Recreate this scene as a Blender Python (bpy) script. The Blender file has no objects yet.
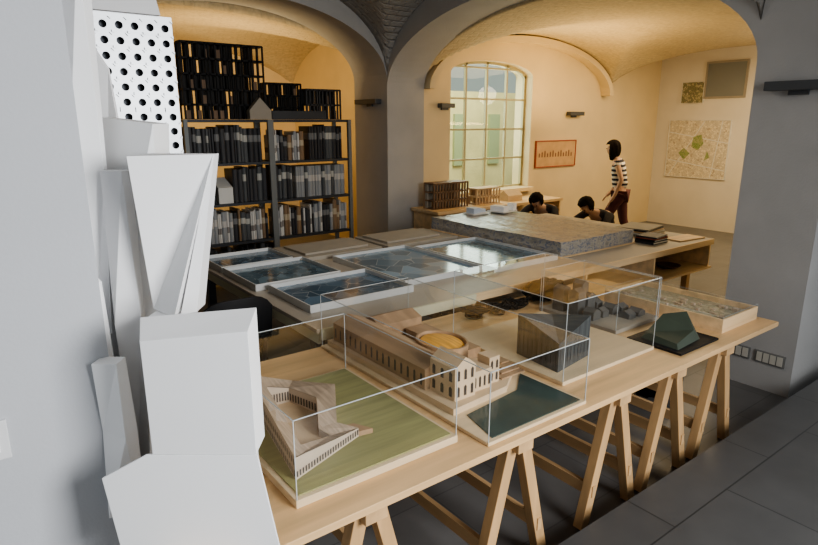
import bpy, bmesh, random
from math import *
from mathutils import Vector, Matrix
random.seed(4)
SC=bpy.context.scene
COL=SC.collection
YAW=radians(-37.2)

# ---------------------------------------------------------------- materials
def nt(name):
    m=bpy.data.materials.new(name); m.use_nodes=True
    n=m.node_tree; return m,n,n.nodes['Principled BSDF']
def mat(name,col,rough=.6,metal=0,noise=.0,scale=8,bump=0,bscale=40,spec=.5,stretch=None):
    m,n,b=nt(name)
    b.inputs['Roughness'].default_value=rough; b.inputs['Metallic'].default_value=metal
    b.inputs['Specular IOR Level'].default_value=spec
    b.inputs['Base Color'].default_value=(*col,1)
    tc=n.nodes.new('ShaderNodeTexCoord'); mp=n.nodes.new('ShaderNodeMapping')
    n.links.new(tc.outputs['Object'],mp.inputs['Vector'])
    if stretch: mp.inputs['Scale'].default_value=stretch
    if noise>0:
        t=n.nodes.new('ShaderNodeTexNoise'); t.inputs['Scale'].default_value=scale; t.inputs['Detail'].default_value=6
        r=n.nodes.new('ShaderNodeValToRGB')
        r.color_ramp.elements[0].position=.3; r.color_ramp.elements[1].position=.7
        r.color_ramp.elements[0].color=(*[c*(1-noise) for c in col],1)
        r.color_ramp.elements[1].color=(*[min(1,c*(1+noise)) for c in col],1)
        n.links.new(mp.outputs[0],t.inputs['Vector']); n.links.new(t.outputs['Fac'],r.inputs[0]); n.links.new(r.outputs[0],b.inputs['Base Color'])
    if bump>0:
        t=n.nodes.new('ShaderNodeTexNoise'); t.inputs['Scale'].default_value=bscale; t.inputs['Detail'].default_value=5
        bp=n.nodes.new('ShaderNodeBump'); bp.inputs['Strength'].default_value=bump; bp.inputs['Distance'].default_value=.02
        n.links.new(mp.outputs[0],t.inputs['Vector']); n.links.new(t.outputs['Fac'],bp.inputs['Height']); n.links.new(bp.outputs[0],b.inputs['Normal'])
    return m
def brickmat(name,col,col2,sx=.25,rot=0,bump=.6,mort=.8):
    m,n,b=nt(name); b.inputs['Roughness'].default_value=.9
    tc=n.nodes.new('ShaderNodeTexCoord'); mp=n.nodes.new('ShaderNodeMapping'); mp.inputs['Rotation'].default_value=(0,0,rot)
    br=n.nodes.new('ShaderNodeTexBrick'); br.inputs['Scale'].default_value=1
    br.inputs['Brick Width'].default_value=sx; br.inputs['Row Height'].default_value=sx*.32
    br.inputs['Mortar Size'].default_value=.012; br.inputs['Mortar Smooth'].default_value=.8
    br.inputs['Color1'].default_value=(*col,1); br.inputs['Color2'].default_value=(*col2,1)
    br.inputs['Mortar'].default_value=(*[c*mort for c in col],1)
    ns=n.nodes.new('ShaderNodeTexNoise'); ns.inputs['Scale'].default_value=22; ns.inputs['Detail'].default_value=7
    mx=n.nodes.new('ShaderNodeMixRGB'); mx.blend_type='MULTIPLY'; mx.inputs[0].default_value=.45
    bp=n.nodes.new('ShaderNodeBump'); bp.inputs['Strength'].default_value=bump; bp.inputs['Distance'].default_value=.03
    ad=n.nodes.new('ShaderNodeMath'); ad.operation='SUBTRACT'
    L=n.links.new
    L(tc.outputs['Object'],mp.inputs[0]); L(mp.outputs[0],br.inputs[0]); L(mp.outputs[0],ns.inputs['Vector'])
    L(br.outputs['Color'],mx.inputs[1]); L(ns.outputs['Fac'],mx.inputs[2]); L(mx.outputs[0],b.inputs['Base Color'])
    L(ns.outputs['Fac'],ad.inputs[0]); L(br.outputs['Fac'],ad.inputs[1]); L(ad.outputs[0],bp.inputs['Height']); L(bp.outputs[0],b.inputs['Normal'])
    return m
def woodmat(name,col,rough=.45,axis=0,amt=.18,spec=.4):
    st=[14,14,14]; st[axis]=1.2
    return mat(name,col,rough,noise=amt,scale=1.0,spec=spec,stretch=tuple(st),bump=.05,bscale=2)
def tilemat(name,col,size,mort,rough=.35):
    m,n,b=nt(name); b.inputs['Roughness'].default_value=rough
    tc=n.nodes.new('ShaderNodeTexCoord'); br=n.nodes.new('ShaderNodeTexBrick')
    br.inputs['Scale'].default_value=1; br.inputs['Brick Width'].default_value=size; br.inputs['Row Height'].default_value=size*.6
    br.inputs['Mortar Size'].default_value=.004
    br.inputs['Color1'].default_value=(*col,1); br.inputs['Color2'].default_value=(*[c*.88 for c in col],1); br.inputs['Mortar'].default_value=(*mort,1)
    ns=n.nodes.new('ShaderNodeTexNoise'); ns.inputs['Scale'].default_value=3; ns.inputs['Detail'].default_value=8
    mx=n.nodes.new('ShaderNodeMixRGB'); mx.blend_type='MULTIPLY'; mx.inputs[0].default_value=.5
    L=n.links.new
    L(tc.outputs['Object'],br.inputs[0]); L(tc.outputs['Object'],ns.inputs['Vector']); L(br.outputs[0],mx.inputs[1]); L(ns.outputs['Fac'],mx.inputs[2]); L(mx.outputs[0],b.inputs['Base Color'])
    return m
def glassmat(name,tint=(.985,.99,.99),refl=.5,base=.03,power=5.0):
    m=bpy.data.materials.new(name); m.use_nodes=True; n=m.node_tree
    n.nodes.clear(); L=n.links.new
    o=n.nodes.new('ShaderNodeOutputMaterial'); mx=n.nodes.new('ShaderNodeMixShader')
    tr=n.nodes.new('ShaderNodeBsdfTransparent'); gl=n.nodes.new('ShaderNodeBsdfGlossy'); fr=n.nodes.new('ShaderNodeLayerWeight')
    pw=n.nodes.new('ShaderNodeMath'); pw.operation='POWER'; pw.inputs[1].default_value=power
    ml=n.nodes.new('ShaderNodeMath'); ml.operation='MULTIPLY_ADD'; ml.inputs[1].default_value=refl; ml.inputs[2].default_value=base
    fr.inputs[0].default_value=.5
    tr.inputs[0].default_value=(*tint,1); gl.inputs['Roughness'].default_value=.02; gl.inputs[0].default_value=(1,1,1,1)
    L(fr.outputs['Facing'],pw.inputs[0]); L(pw.outputs[0],ml.inputs[0])
    L(ml.outputs[0],mx.inputs[0]); L(tr.outputs[0],mx.inputs[1]); L(gl.outputs[0],mx.inputs[2]); L(mx.outputs[0],o.inputs[0])
    return m
def patchmat(name,cols,scale,rough=.5,lines=None,lw=.04,pos=None,coord='Object'):
    m,n,b=nt(name); b.inputs['Roughness'].default_value=rough; L=n.links.new
    tc=n.nodes.new('ShaderNodeTexCoord'); v=n.nodes.new('ShaderNodeTexVoronoi'); v.inputs['Scale'].default_value=scale
    r=n.nodes.new('ShaderNodeValToRGB'); r.color_ramp.interpolation='CONSTANT'
    while len(r.color_ramp.elements)<len(cols): r.color_ramp.elements.new(.5)
    for i,c in enumerate(cols):
        r.color_ramp.elements[i].position=(pos[i] if pos else i/len(cols)); r.color_ramp.elements[i].color=(*c,1)
    L(tc.outputs[coord],v.inputs['Vector']); L(v.outputs['Color'],r.inputs[0])
    out=r.outputs[0]
    if lines:
        v2=n.nodes.new('ShaderNodeTexVoronoi'); v2.feature='DISTANCE_TO_EDGE'; v2.inputs['Scale'].default_value=scale
        c=n.nodes.new('ShaderNodeMath'); c.operation='LESS_THAN'; c.inputs[1].default_value=lw
        mx=n.nodes.new('ShaderNodeMixRGB'); mx.inputs[2].default_value=(*lines,1)
        L(tc.outputs[coord],v2.inputs['Vector']); L(v2.outputs['Distance'],c.inputs[0]); L(c.outputs[0],mx.inputs[0]); L(out,mx.inputs[1]); out=mx.outputs[0]
    L(out,b.inputs['Base Color']); return m

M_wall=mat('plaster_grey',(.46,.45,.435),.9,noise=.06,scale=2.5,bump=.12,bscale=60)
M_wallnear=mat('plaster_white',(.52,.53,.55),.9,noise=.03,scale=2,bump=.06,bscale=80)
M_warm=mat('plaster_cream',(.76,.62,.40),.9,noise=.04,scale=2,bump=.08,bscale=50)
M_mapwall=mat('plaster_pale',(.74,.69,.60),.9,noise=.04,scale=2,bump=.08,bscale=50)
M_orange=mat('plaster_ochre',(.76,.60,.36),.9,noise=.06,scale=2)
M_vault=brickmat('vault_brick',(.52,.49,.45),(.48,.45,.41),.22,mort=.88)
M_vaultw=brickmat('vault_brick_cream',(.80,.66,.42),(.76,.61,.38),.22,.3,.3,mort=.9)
M_floor=tilemat('floor_stone',(.21,.205,.20),.9,(.13,.13,.13),.4)
M_plat=tilemat('platform_slate',(.14,.138,.135),.95,(.06,.06,.06),.34)
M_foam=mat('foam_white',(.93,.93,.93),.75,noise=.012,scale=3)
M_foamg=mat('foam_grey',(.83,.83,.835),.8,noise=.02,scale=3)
M_maple=woodmat('maple',(.68,.45,.23),.4,0)
M_mapley=woodmat('maple_leg',(.62,.39,.19),.5,2)
M_mapleY=woodmat('maple_cross',(.60,.39,.20),.5,1)
M_ply=woodmat('plywood',(.76,.55,.32),.5,0)
M_plyg=mat('apron_pale_green',(.66,.64,.46),.6,noise=.06,scale=5)
M_greytop=mat('grey_top',(.44,.39,.32),.45,noise=.06,scale=5)
M_black=mat('black_plastic',(.012,.012,.013),.6,spec=.3)
M_rubber=mat('black_rubber',(.008,.008,.008),.95,spec=.05)
M_steel=mat('dark_steel',(.055,.06,.07),.45,metal=.4)
M_upright=mat('grey_steel',(.20,.21,.21),.5,metal=.3)
M_perf=mat('painted_sheet_metal',(.58,.595,.61),.38,metal=.45,noise=.07,scale=1,stretch=(2,2,40))
M_frame=mat('tray_rim',(.62,.62,.60),.4)
M_traybase=mat('tray_base',(.10,.12,.13),.5)
M_glass=glassmat('acrylic',refl=.55,base=.035)
M_edge=mat('acrylic_edge',(.50,.53,.53),.2)
M_green=mat('green_board',(.30,.285,.125),.7,noise=.16,scale=1.2,stretch=(2,30,1))
M_basebeige=woodmat('beige_base',(.68,.53,.34),.55,0,.08)
M_modelw=mat('model_timber_wall',(.52,.42,.32),.7,noise=.05,scale=12)
M_roofwood=mat('model_roof_slats',(.46,.35,.25),.7,noise=.22,scale=1,stretch=(90,8,1))
M_modelwood=woodmat('model_wood',(.40,.26,.15),.6,1,.25)
M_modelbeige=mat('model_beige',(.64,.48,.31),.7,noise=.05,scale=20)
M_dark=mat('window_dark',(.07,.055,.045),.4)
M_water=mat('water_board',(.06,.085,.075),.15,noise=.2,scale=6)
M_barn=mat('barn_grey',(.075,.08,.08),.85,noise=.35,scale=1,stretch=(60,60,.5),spec=.15)
M_barnroof=mat('barn_roof',(.11,.115,.115),.7,noise=.2,scale=1,stretch=(50,5,5),spec=.2)
M_dkgreen=mat('dark_green_model',(.055,.07,.048),.6,noise=.1,scale=9)
M_glow=mat('ochre_roof',(.86,.42,.07),.6,noise=.25,scale=1,stretch=(90,4,4))
M_paper=mat('paper',(.75,.74,.70),.7)
M_board=mat('grey_card',(.36,.32,.26),.7,noise=.06,scale=6)
M_skin=mat('skin',(.55,.34,.23),.6)
M_hair=mat('hair_black',(.016,.011,.009),.85,noise=.3,scale=2,stretch=(30,30,2),spec=.15)
M_jeans=mat('trousers_dark',(.05,.03,.035),.8)
M_redtr=mat('trousers_dark_red',(.11,.035,.035),.8)
M_dkshirt=mat('shirt_dark',(.06,.055,.055),.9,noise=.1,scale=20,spec=.1)
M_shoe=mat('shoe',(.08,.06,.05),.5)
M_redbk=mat('red',(.40,.10,.06),.6)
M_lamp=mat('lamp_grey',(.10,.105,.11),.5,metal=.3)
M_switch=mat('switch_white',(.74,.74,.74),.4)
M_outlet=mat('outlet_beige',(.60,.57,.50),.5)
M_outframe=mat('outlet_frame_grey',(.22,.22,.21),.5)
M_asph=mat('facade',(.80,.70,.44),.9,noise=.12,scale=2)

def blueprint(name,sc,base,hi):
    return patchmat(name,[base,tuple(c*1.5 for c in base),tuple(c*1.2 for c in base),tuple(c*2.0 for c in base)],sc,.12,lines=hi,lw=.015)
M_bp=[blueprint('aerial_print_%s'%w,s,b,h) for w,s,b,h in (('blue',9,(.075,.12,.165),(.26,.32,.36)),('teal',14,(.085,.13,.16),(.25,.3,.32)),('grey',6,(.13,.19,.24),(.38,.43,.45)))]
def wrapmat():
    m,n,b=nt('printed_wrap'); L=n.links.new; b.inputs['Roughness'].default_value=.3
    tc=n.nodes.new('ShaderNodeTexCoord'); mp=n.nodes.new('ShaderNodeMapping'); mp.inputs['Scale'].default_value=(9,7,14)
    v=n.nodes.new('ShaderNodeTexNoise'); v.inputs['Scale'].default_value=1.5; v.inputs['Detail'].default_value=2.0; v.inputs['Distortion'].default_value=.8
    r=n.nodes.new('ShaderNodeValToRGB'); r.color_ramp.interpolation='LINEAR'
    cs=[(.0,(.30,.28,.25)),(.40,(.38,.35,.30)),(.44,(.17,.19,.25)),(.47,(.20,.22,.27)),(.50,(.42,.39,.34)),(.62,(.34,.32,.28)),(.72,(.24,.23,.22))]
    while len(r.color_ramp.elements)<len(cs): r.color_ramp.elements.new(.5)
    for i,(p,c) in enumerate(cs): r.color_ramp.elements[i].position=p; r.color_ramp.elements[i].color=(*c,1)
    bp=n.nodes.new('ShaderNodeBump'); bp.inputs['Strength'].default_value=.55; bp.inputs['Distance'].default_value=.012
    n2=n.nodes.new('ShaderNodeTexVoronoi'); n2.inputs['Scale'].default_value=11; n2.feature='DISTANCE_TO_EDGE'
    L(tc.outputs['Object'],mp.inputs[0]); L(mp.outputs[0],v.inputs['Vector']); L(v.outputs['Fac'],r.inputs[0]); L(r.outputs[0],b.inputs['Base Color'])
    L(tc.outputs['Object'],n2.inputs['Vector']); L(n2.outputs['Distance'],bp.inputs['Height']); L(bp.outputs[0],b.inputs['Normal'])
    return m
M_wrap=wrapmat()
def stripemat():
    m,n,b=nt('striped_cloth'); L=n.links.new; b.inputs['Roughness'].default_value=.9
    tc=n.nodes.new('ShaderNodeTexCoord'); s=n.nodes.new('ShaderNodeSeparateXYZ'); a=n.nodes.new('ShaderNodeMath'); a.operation='MULTIPLY'; a.inputs[1].default_value=15
    f=n.nodes.new('ShaderNodeMath'); f.operation='FRACT'; g=n.nodes.new('ShaderNodeMath'); g.operation='GREATER_THAN'; g.inputs[1].default_value=.5
    mx=n.nodes.new('ShaderNodeMixRGB'); mx.inputs[1].default_value=(.75,.70,.62,1); mx.inputs[2].default_value=(.03,.03,.045,1)
    L(tc.outputs['Object'],s.inputs[0]); L(s.outputs['Z'],a.inputs[0]); L(a.outputs[0],f.inputs[0]); L(f.outputs[0],g.inputs[0]); L(g.outputs[0],mx.inputs[0]); L(mx.outputs[0],b.inputs['Base Color'])
    return m
M_stripe=stripemat()

# ---------------------------------------------------------------- mesh helpers
class Q:
    def __init__(s): s.v=[]; s.f=[]
    def add(s,v,f):
        o=len(s.v); s.v+=[tuple(p) for p in v]; s.f+=[tuple(i+o for i in q) for q in f]; return s
    def box(s,x0,x1,y0,y1,z0,z1):
        return s.add([(x0,y0,z0),(x1,y0,z0),(x1,y1,z0),(x0,y1,z0),(x0,y0,z1),(x1,y0,z1),(x1,y1,z1),(x0,y1,z1)],
            [(0,3,2,1),(4,5,6,7),(0,1,5,4),(1,2,6,5),(2,3,7,6),(3,0,4,7)])
    def beam(s,a,b,w,h,side=(0,1,0)):
        a=Vector(a);b=Vector(b);d=(b-a).normalized();sd=Vector(side);sd=(sd-d*sd.dot(d)).normalized();up=d.cross(sd)
        v=[]
        for p in (a,b):
            for i,j in ((-1,-1),(1,-1),(1,1),(-1,1)): v.append(p+sd*w/2*i+up*h/2*j)
        return s.add(v,[(0,3,2,1),(4,5,6,7),(0,1,5,4),(1,2,6,5),(2,3,7,6),(3,0,4,7)])
    def prism(s,poly,z0,z1):
        n=len(poly); zz=z1 if hasattr(z1,'__len__') else [z1]*n
        v=[(x,y,z0) for x,y in poly]+[(p[0],p[1],zz[i]) for i,p in enumerate(poly)]
        return s.add(v,[tuple(range(n-1,-1,-1)),tuple(range(n,2*n))]+[(i,(i+1)%n,n+(i+1)%n,n+i) for i in range(n)])
    def loft(s,rings):
        n=len(rings[0]); v=[p for r in rings for p in r]; f=[tuple(range(n-1,-1,-1)),tuple((len(rings)-1)*n+i for i in range(n))]
        for k in range(len(rings)-1):
            for i in range(n): f.append((k*n+i,k*n+(i+1)%n,(k+1)*n+(i+1)%n,(k+1)*n+i))
        return s.add(v,f)
    def cyl(s,c,r,z0,z1,n=20,r2=None):
        r2=r if r2 is None else r2
        return s.loft([[(c[0]+r*cos(2*pi*i/n),c[1]+r*sin(2*pi*i/n),z0) for i in range(n)],[(c[0]+r2*cos(2*pi*i/n),c[1]+r2*sin(2*pi*i/n),z1) for i in range(n)]])
    def tube(s,pts,r,n=8,sub=5):
        P=[Vector(p) for p in pts]; C=[]
        for i in range(len(P)-1):
            p0=P[max(i-1,0)];p1=P[i];p2=P[i+1];p3=P[min(i+2,len(P)-1)]
            for k in range(sub):
                t=k/sub; C.append(.5*((2*p1)+(p2-p0)*t+(2*p0-5*p1+4*p2-p3)*t*t+(3*p1-p0-3*p2+p3)*t**3))
        C.append(P[-1]); rings=[]
        for i,c in enumerate(C):
            d=(C[min(i+1,len(C)-1)]-C[max(i-1,0)]).normalized()
            a=d.cross(Vector((0,0,1))); a=a.normalized() if a.length>.01 else Vector((1,0,0)); b=d.cross(a)
            rings.append([tuple(c+a*r*cos(2*pi*k/n)+b*r*sin(2*pi*k/n)) for k in range(n)])
        return s.loft(rings)
    def obj(s,name,mt,parent=None,bevel=0,smooth=False,loc=(0,0,0),rot=0,tri=False):
        me=bpy.data.meshes.new(name); me.from_pydata(s.v,[],s.f)
        bm=bmesh.new(); bm.from_mesh(me)
        if tri: bmesh.ops.triangulate(bm,faces=bm.faces,quad_method='FIXED')
        bmesh.ops.recalc_face_normals(bm,faces=bm.faces); bm.to_mesh(me); bm.free()
        me.materials.append(mt)
        if smooth:
            for p in me.polygons: p.use_smooth=True
        o=bpy.data.objects.new(name,me); COL.objects.link(o); o.location=loc; o.rotation_euler=(0,0,rot)
        if parent: o.parent=parent
        if bevel:
            b=o.modifiers.new('Bevel','BEVEL'); b.width=bevel; b.segments=2; b.limit_method='ANGLE'
        return o
def meta(o,label,cat,group=None):
    o["label"]=label; o["category"]=cat
    if group: o["group"]=group
    return o
def thing(name,label,cat,loc,rot=0,group=None):
    e=bpy.data.objects.new(name,None); e.empty_display_size=.1; COL.objects.link(e); e.location=loc; e.rotation_euler=(0,0,rot)
    return meta(e,label,cat,group)
def struct(o): o["kind"]="structure"; return o
def copy_thing(src,loc,rot=None):
    n=src.copy(); COL.objects.link(n); n.location=loc
    if rot is not None: n.rotation_euler=(0,0,rot)
    for c in src.children:
        k=c.copy(); COL.objects.link(k); k.parent=n
        for g in c.children:
            h=g.copy(); COL.objects.link(h); h.parent=k
    return n

# ---------------------------------------------------------------- room shell
def arch_wall(name,axis,p0,p1,a0,a1,zt,oc,oh,zs,rise,sill,mt,N=40,caps=(1,1)):
    q=Q()
    def P(p,a,z): return (p,a,z) if axis=='x' else (a,p,z)
    l,r=oc-oh,oc+oh
    arc=[(oc-oh*cos(pi*i/N),zs+rise*sin(pi*i/N)) for i in range(N+1)]
    for p in (p0,p1):
        if l>a0: q.add([P(p,a0,0),P(p,l,0),P(p,l,zt),P(p,a0,zt)],[(0,1,2,3)])
        if a1>r: q.add([P(p,r,0),P(p,a1,0),P(p,a1,zt),P(p,r,zt)],[(0,1,2,3)])
        if sill>0: q.add([P(p,l,0),P(p,r,0),P(p,r,sill),P(p,l,sill)],[(0,1,2,3)])
        for i in range(N):
            q.add([P(p,*arc[i]),P(p,*arc[i+1]),P(p,arc[i+1][0],zt),P(p,arc[i][0],zt)],[(0,1,2,3)])
    prof=[(l,sill)]+arc+[(r,sill)]
    for i in range(len(prof)-1):
        q.add([P(p0,*prof[i]),P(p1,*prof[i]),P(p1,*prof[i+1]),P(p0,*prof[i+1])],[(0,1,2,3)])
    if sill>0: q.add([P(p0,l,sill),P(p1,l,sill),P(p1,r,sill),P(p0,r,sill)],[(0,1,2,3)])
    for c_,a in zip(caps,(a0,a1)):
        if c_: q.add([P(p0,a,0),P(p1,a,0),P(p1,a,zt),P(p0,a,zt)],[(0,1,2,3)])
    q.add([P(p0,a0,zt),P(p1,a0,zt),P(p1,a1,zt),P(p0,a1,zt)],[(0,1,2,3)])
    bmv=q.obj(name,mt)
    bm=bmesh.new(); bm.from_mesh(bmv.data); bmesh.ops.remove_doubles(bm,verts=bm.verts,dist=.0005); bmesh.ops.recalc_face_normals(bm,faces=bm.faces); bm.to_mesh(bmv.data); bm.free()
    return struct(bmv)
def ell(t,c,h):
    k=(t-c)/h
    return sqrt(max(0,1-k*k))
def vault(name,x0,x1,y0,y1,hx,hy,zs,rise,mt,step=.07):
    nx=int((x1-x0)/step); ny=int((y1-y0)/step); v=[];f=[]
    for j in range(ny+1):
        for i in range(nx+1):
            x=x0+(x1-x0)*i/nx; y=y0+(y1-y0)*j/ny
            v.append((x,y,zs+rise*max(hx(x),hy(y))))
    for j in range(ny):
        for i in range(nx):
            a=j*(nx+1)+i; f.append((a,a+1,a+nx+2,a+nx+1))
    q=Q(); q.add(v,f); o=q.obj(name,mt,smooth=True)
    s=o.modifiers.new('Thick','SOLIDIFY'); s.thickness=.1; s.offset=1
    return struct(o)

PY=2.05
struct(Q().box(-3,13,-3,12.2,-.1,0).obj('floor',M_floor))
struct(Q().box(-3,8,-3,1.385,.001,.17).obj('floor_platform',M_plat))
OC=(PY+6.52)/2; OH=(6.52-PY)/2
arch_wall('wall_east','x',4.6,5.2,1.52,6.52,4.1,OC,OH,2.35,.86,0,M_wall,caps=(1,0))
arch_wall('wall_north','y',6.522,7.3,-1.2,5.2,4.1,2.8,1.8,2.45,.82,0,M_wall)
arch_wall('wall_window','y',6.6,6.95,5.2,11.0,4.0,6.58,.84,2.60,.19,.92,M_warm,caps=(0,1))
struct(Q().box(5.2,11.3,1.52,PY,0,4).obj('wall_south',M_mapwall))
struct(Q().box(10.98,11.3,PY,6.95,0,4).obj('wall_map',M_mapwall))
struct(Q().box(-2.4,.31,1.95,2.9,0,4.1).obj('wall_near',M_wallnear))
struct(Q().box(-1.4,-1.2,2.9,7.3,0,4.1).obj('wall_west',M_wall))
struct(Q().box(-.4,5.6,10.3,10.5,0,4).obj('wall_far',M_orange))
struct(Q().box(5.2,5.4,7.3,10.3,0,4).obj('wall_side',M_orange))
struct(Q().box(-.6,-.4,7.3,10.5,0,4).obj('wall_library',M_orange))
vault('ceiling',-1.3,4.62,-2.7,6.54,lambda x: ell(x,2.8,1.8) if x>1 else ell(x,-.8,1.8),
      lambda y: ell(y,OC,OH) if y>PY else 1,2.47,1.08,M_vault)
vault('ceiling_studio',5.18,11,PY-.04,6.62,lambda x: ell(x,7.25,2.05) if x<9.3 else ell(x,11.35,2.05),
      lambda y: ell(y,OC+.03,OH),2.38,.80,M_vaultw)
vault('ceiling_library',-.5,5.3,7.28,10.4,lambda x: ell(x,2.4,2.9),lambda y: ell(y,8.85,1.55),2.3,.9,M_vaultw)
q=Q(); N=36
for i in range(N):
    a,b=pi*i/N,pi*(i+1)/N
    def pt(t,k,y): return (7.25-(2.03-k)*cos(t),y,2.36+(.80-k*.9)*sin(t))
    q.add([pt(a,0,6.42),pt(b,0,6.42),pt(b,.10,6.42),pt(a,.10,6.42),pt(a,0,6.60),pt(b,0,6.60),pt(b,.10,6.60),pt(a,.10,6.60)],[(0,1,2,3),(3,2,6,7),(0,4,5,1),(4,7,6,5)])
struct(q.obj('trim_2',M_warm))
# window frame
wf=Q(); X0,X1,Z0=5.74,7.42,.92
def head(x): return 2.60+.19*ell(x,6.58,.84)
for i in range(5):
    x=X0+(X1-X0)*i/4; x=min(max(x,X0+.02),X1-.02); wf.box(x-.015,x+.015,6.74,6.78,Z0,head(x)-.002)
for k in range(5):
    z=Z0+.02+k*.44; wf.box(X0,X1,6.745,6.775,z-.013,z+.013)
N=16
for i in range(N):
    xa=X0+(X1-X0)*i/N; xb=X0+(X1-X0)*(i+1)/N
    wf.add([(xa,6.74,head(xa)-.035),(xb,6.74,head(xb)-.035),(xb,6.74,head(xb)),(xa,6.74,head(xa)),
            (xa,6.79,head(xa)-.035),(xb,6.79,head(xb)-.035),(xb,6.79,head(xb)),(xa,6.79,head(xa))],[(0,1,2,3),(4,5,6,7),(0,1,5,4),(3,2,6,7)])
M_winframe=mat('window_frame_cream',(.46,.42,.26),.5)
w=struct(wf.obj('window_1',M_winframe))
Q().add([(X0,6.765,Z0),(X1,6.765,Z0),(X1,6.765,2.79),(X0,6.765,2.79)],[(0,1,2,3)]).obj('window_glass',glassmat('window_pane',tint=(.72,.80,.66),refl=.3),parent=w)
struct(Q().box(5.7,7.46,6.5,6.62,.86,.92).obj('trim_1',M_warm,bevel=.005))
struct(Q().box(5.6,16,11.0,11.3,0,2.62).obj('wall_courtyard',M_asph))
q=Q()
for i in range(8): q.box(6.2+i*1.15,6.55+i*1.15,10.93,11.0,.9,2.1)
struct(q.obj('window_2',mat('shutter_green',(.42,.48,.32),.6)))

# ---------------------------------------------------------------- wall fittings
def lamp_bar(loc,rot,L,label):
    t=thing('wall_lamp',label,'wall lamp',loc,rot)
    Q().box(-L/2,L/2,-.10,-.005,0,.06).obj('lamp_housing',M_lamp,parent=t,bevel=.004)
    Q().box(-.06,.06,-.03,0,-.03,0).obj('mounting_plate',M_lamp,parent=t)
    return t
lamp_bar((4.6,1.75,2.145),radians(-90),.38,"long dark metal uplight bar on the plaster pier")
lamp_bar((8.45,6.6,2.03),0,.36,"small dark uplight bar on the cream wall")
lamp_bar((5.62,6.6,2.12),0,.24,"small dark uplight bar beside the window")
lamp_bar((4.6,6.9,2.16),radians(-90),.5,"dark uplight bar on the pier beside the bookcase")
def outlet(y0,y1,n):
    t=thing('wall_outlet','grey-framed pale multi-socket wall outlet on the pier','wall socket',(4.6,(y0+y1)/2,.255),radians(-90))
    h=abs(y1-y0)/2
    Q().box(-h,h,-.012,0,-.045,.045).obj('cover_plate',M_outframe,parent=t,bevel=.003)
    for i in range(n):
        x=-h+.012+(2*h-.024)*(i+.5)/n; wd=(2*h-.03)/n*.42
        Q().box(x-wd,x+wd,-.018,-.011,-.034,.034).obj('socket',M_outlet,parent=t)
outlet(1.98,1.81,3); outlet(1.78,1.57,4)
t=thing('light_switch','white rectangular light switch on the white wall','light switch',(-.02,1.95,1.06))
Q().box(-.045,.045,-.01,0,-.06,.06).obj('switch_plate',M_switch,parent=t,bevel=.003)
Q().box(-.02,.02,-.015,-.009,-.035,.035).obj('rocker',M_foam,parent=t,bevel=.002)

M_map=patchmat('city_map',[(.72,.64,.48),(.62,.56,.44),(.78,.71,.56),(.66,.60,.48),(.74,.68,.53),(.50,.42,.32)],30,.7,lines=(.44,.36,.27),lw=.03)
M_mapg=patchmat('site_plan',[(.34,.32,.18),(.44,.40,.25),(.24,.23,.13),(.50,.45,.31)],26,.7,lines=(.14,.13,.09),lw=.05)
M_wood_pic=mat('facade_drawing',(.62,.40,.22),.7,noise=.12,scale=6)
def picture(name,label,loc,rot,w,h,m,fm,cat='picture',fw=.015):
    t=thing(name,label,cat,loc,rot)
    Q().box(-w/2,w/2,-.02,-.012,-h/2,h/2).obj('print',m,parent=t)
    q=Q().box(-w/2-fw,w/2+fw,-.012,0,-h/2-fw,h/2+fw)
    q.box(-w/2-fw,-w/2,-.03,-.012,-h/2-fw,h/2+fw).box(w/2,w/2+fw,-.03,-.012,-h/2-fw,h/2+fw).box(-w/2,w/2,-.03,-.012,-h/2-fw,-h/2).box(-w/2,w/2,-.03,-.012,h/2,h/2+fw)
    q.obj('picture_frame',fm,parent=t)
    return t
mp_=picture('city_map','square city street map print with a green park',(10.98,5.74,1.44),radians(-90),1.12,1.02,M_map,M_paper,'map',.01)
M_mg=patchmat('map_green',[(.30,.38,.14),(.20,.32,.09),(.40,.42,.22)],40,.7,lines=(.4,.38,.25),lw=.05)
for p in ([(-.10,.04),(.02,-.02),(.12,.10),(.07,.26),(-.08,.22)],[(-.34,-.08),(-.22,-.2),(-.12,-.08),(-.24,.02)],[(.16,-.2),(.26,-.14),(.2,-.02)]):
    Q().add([(x,-.0215,z) for x,z in p],[tuple(range(len(p)))]).obj('park_patch',M_mg,parent=mp_)
q=Q()
for a,b in (((-.55,.3),(.55,.12)),((-.5,-.5),(.1,.5)),((-.55,-.2),(.55,-.36)),((.3,-.5),(.42,.5))):
    a=Vector(a);b=Vector(b);n_=Vector((-(b-a).y,(b-a).x)).normalized()*.008
    q.add([(a.x+n_.x,-.021,a.y+n_.y),(b.x+n_.x,-.021,b.y+n_.y),(b.x-n_.x,-.021,b.y-n_.y),(a.x-n_.x,-.021,a.y-n_.y)],[(0,1,2,3)])
q.obj('main_streets',M_paper,parent=mp_)
picture('site_plan','small square green site plan pinned to the wall',(10.98,5.93,2.44),radians(-90),.40,.36,M_mapg,M_paper,'map',.008)
picture('wall_hatch','grey metal wall hatch panel with light frame',(10.98,5.36,2.64),radians(-90),.66,.56,mat('hatch_grey',(.22,.23,.22),.5),M_board,'hatch',.03)
pc=picture('framed_drawing','wide tan drawing of a row of house fronts',(8.05,6.6,1.42),0,.98,.40,M_wood_pic,M_redbk,'picture')
q=Q()
for i in range(13):
    x=-.43+i*.067; hh=.05+.04*((i*7)%3)/2
    q.add([(x,-.022,-.05),(x+.032,-.022,-.05),(x+.032,-.022,-.05+hh),(x+.016,-.022,-.03+hh),(x,-.022,-.05+hh)],[(0,1,2,3,4)])
q.obj('drawn_houses',mat('drawing_ink',(.26,.14,.08),.8),parent=pc)

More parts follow.
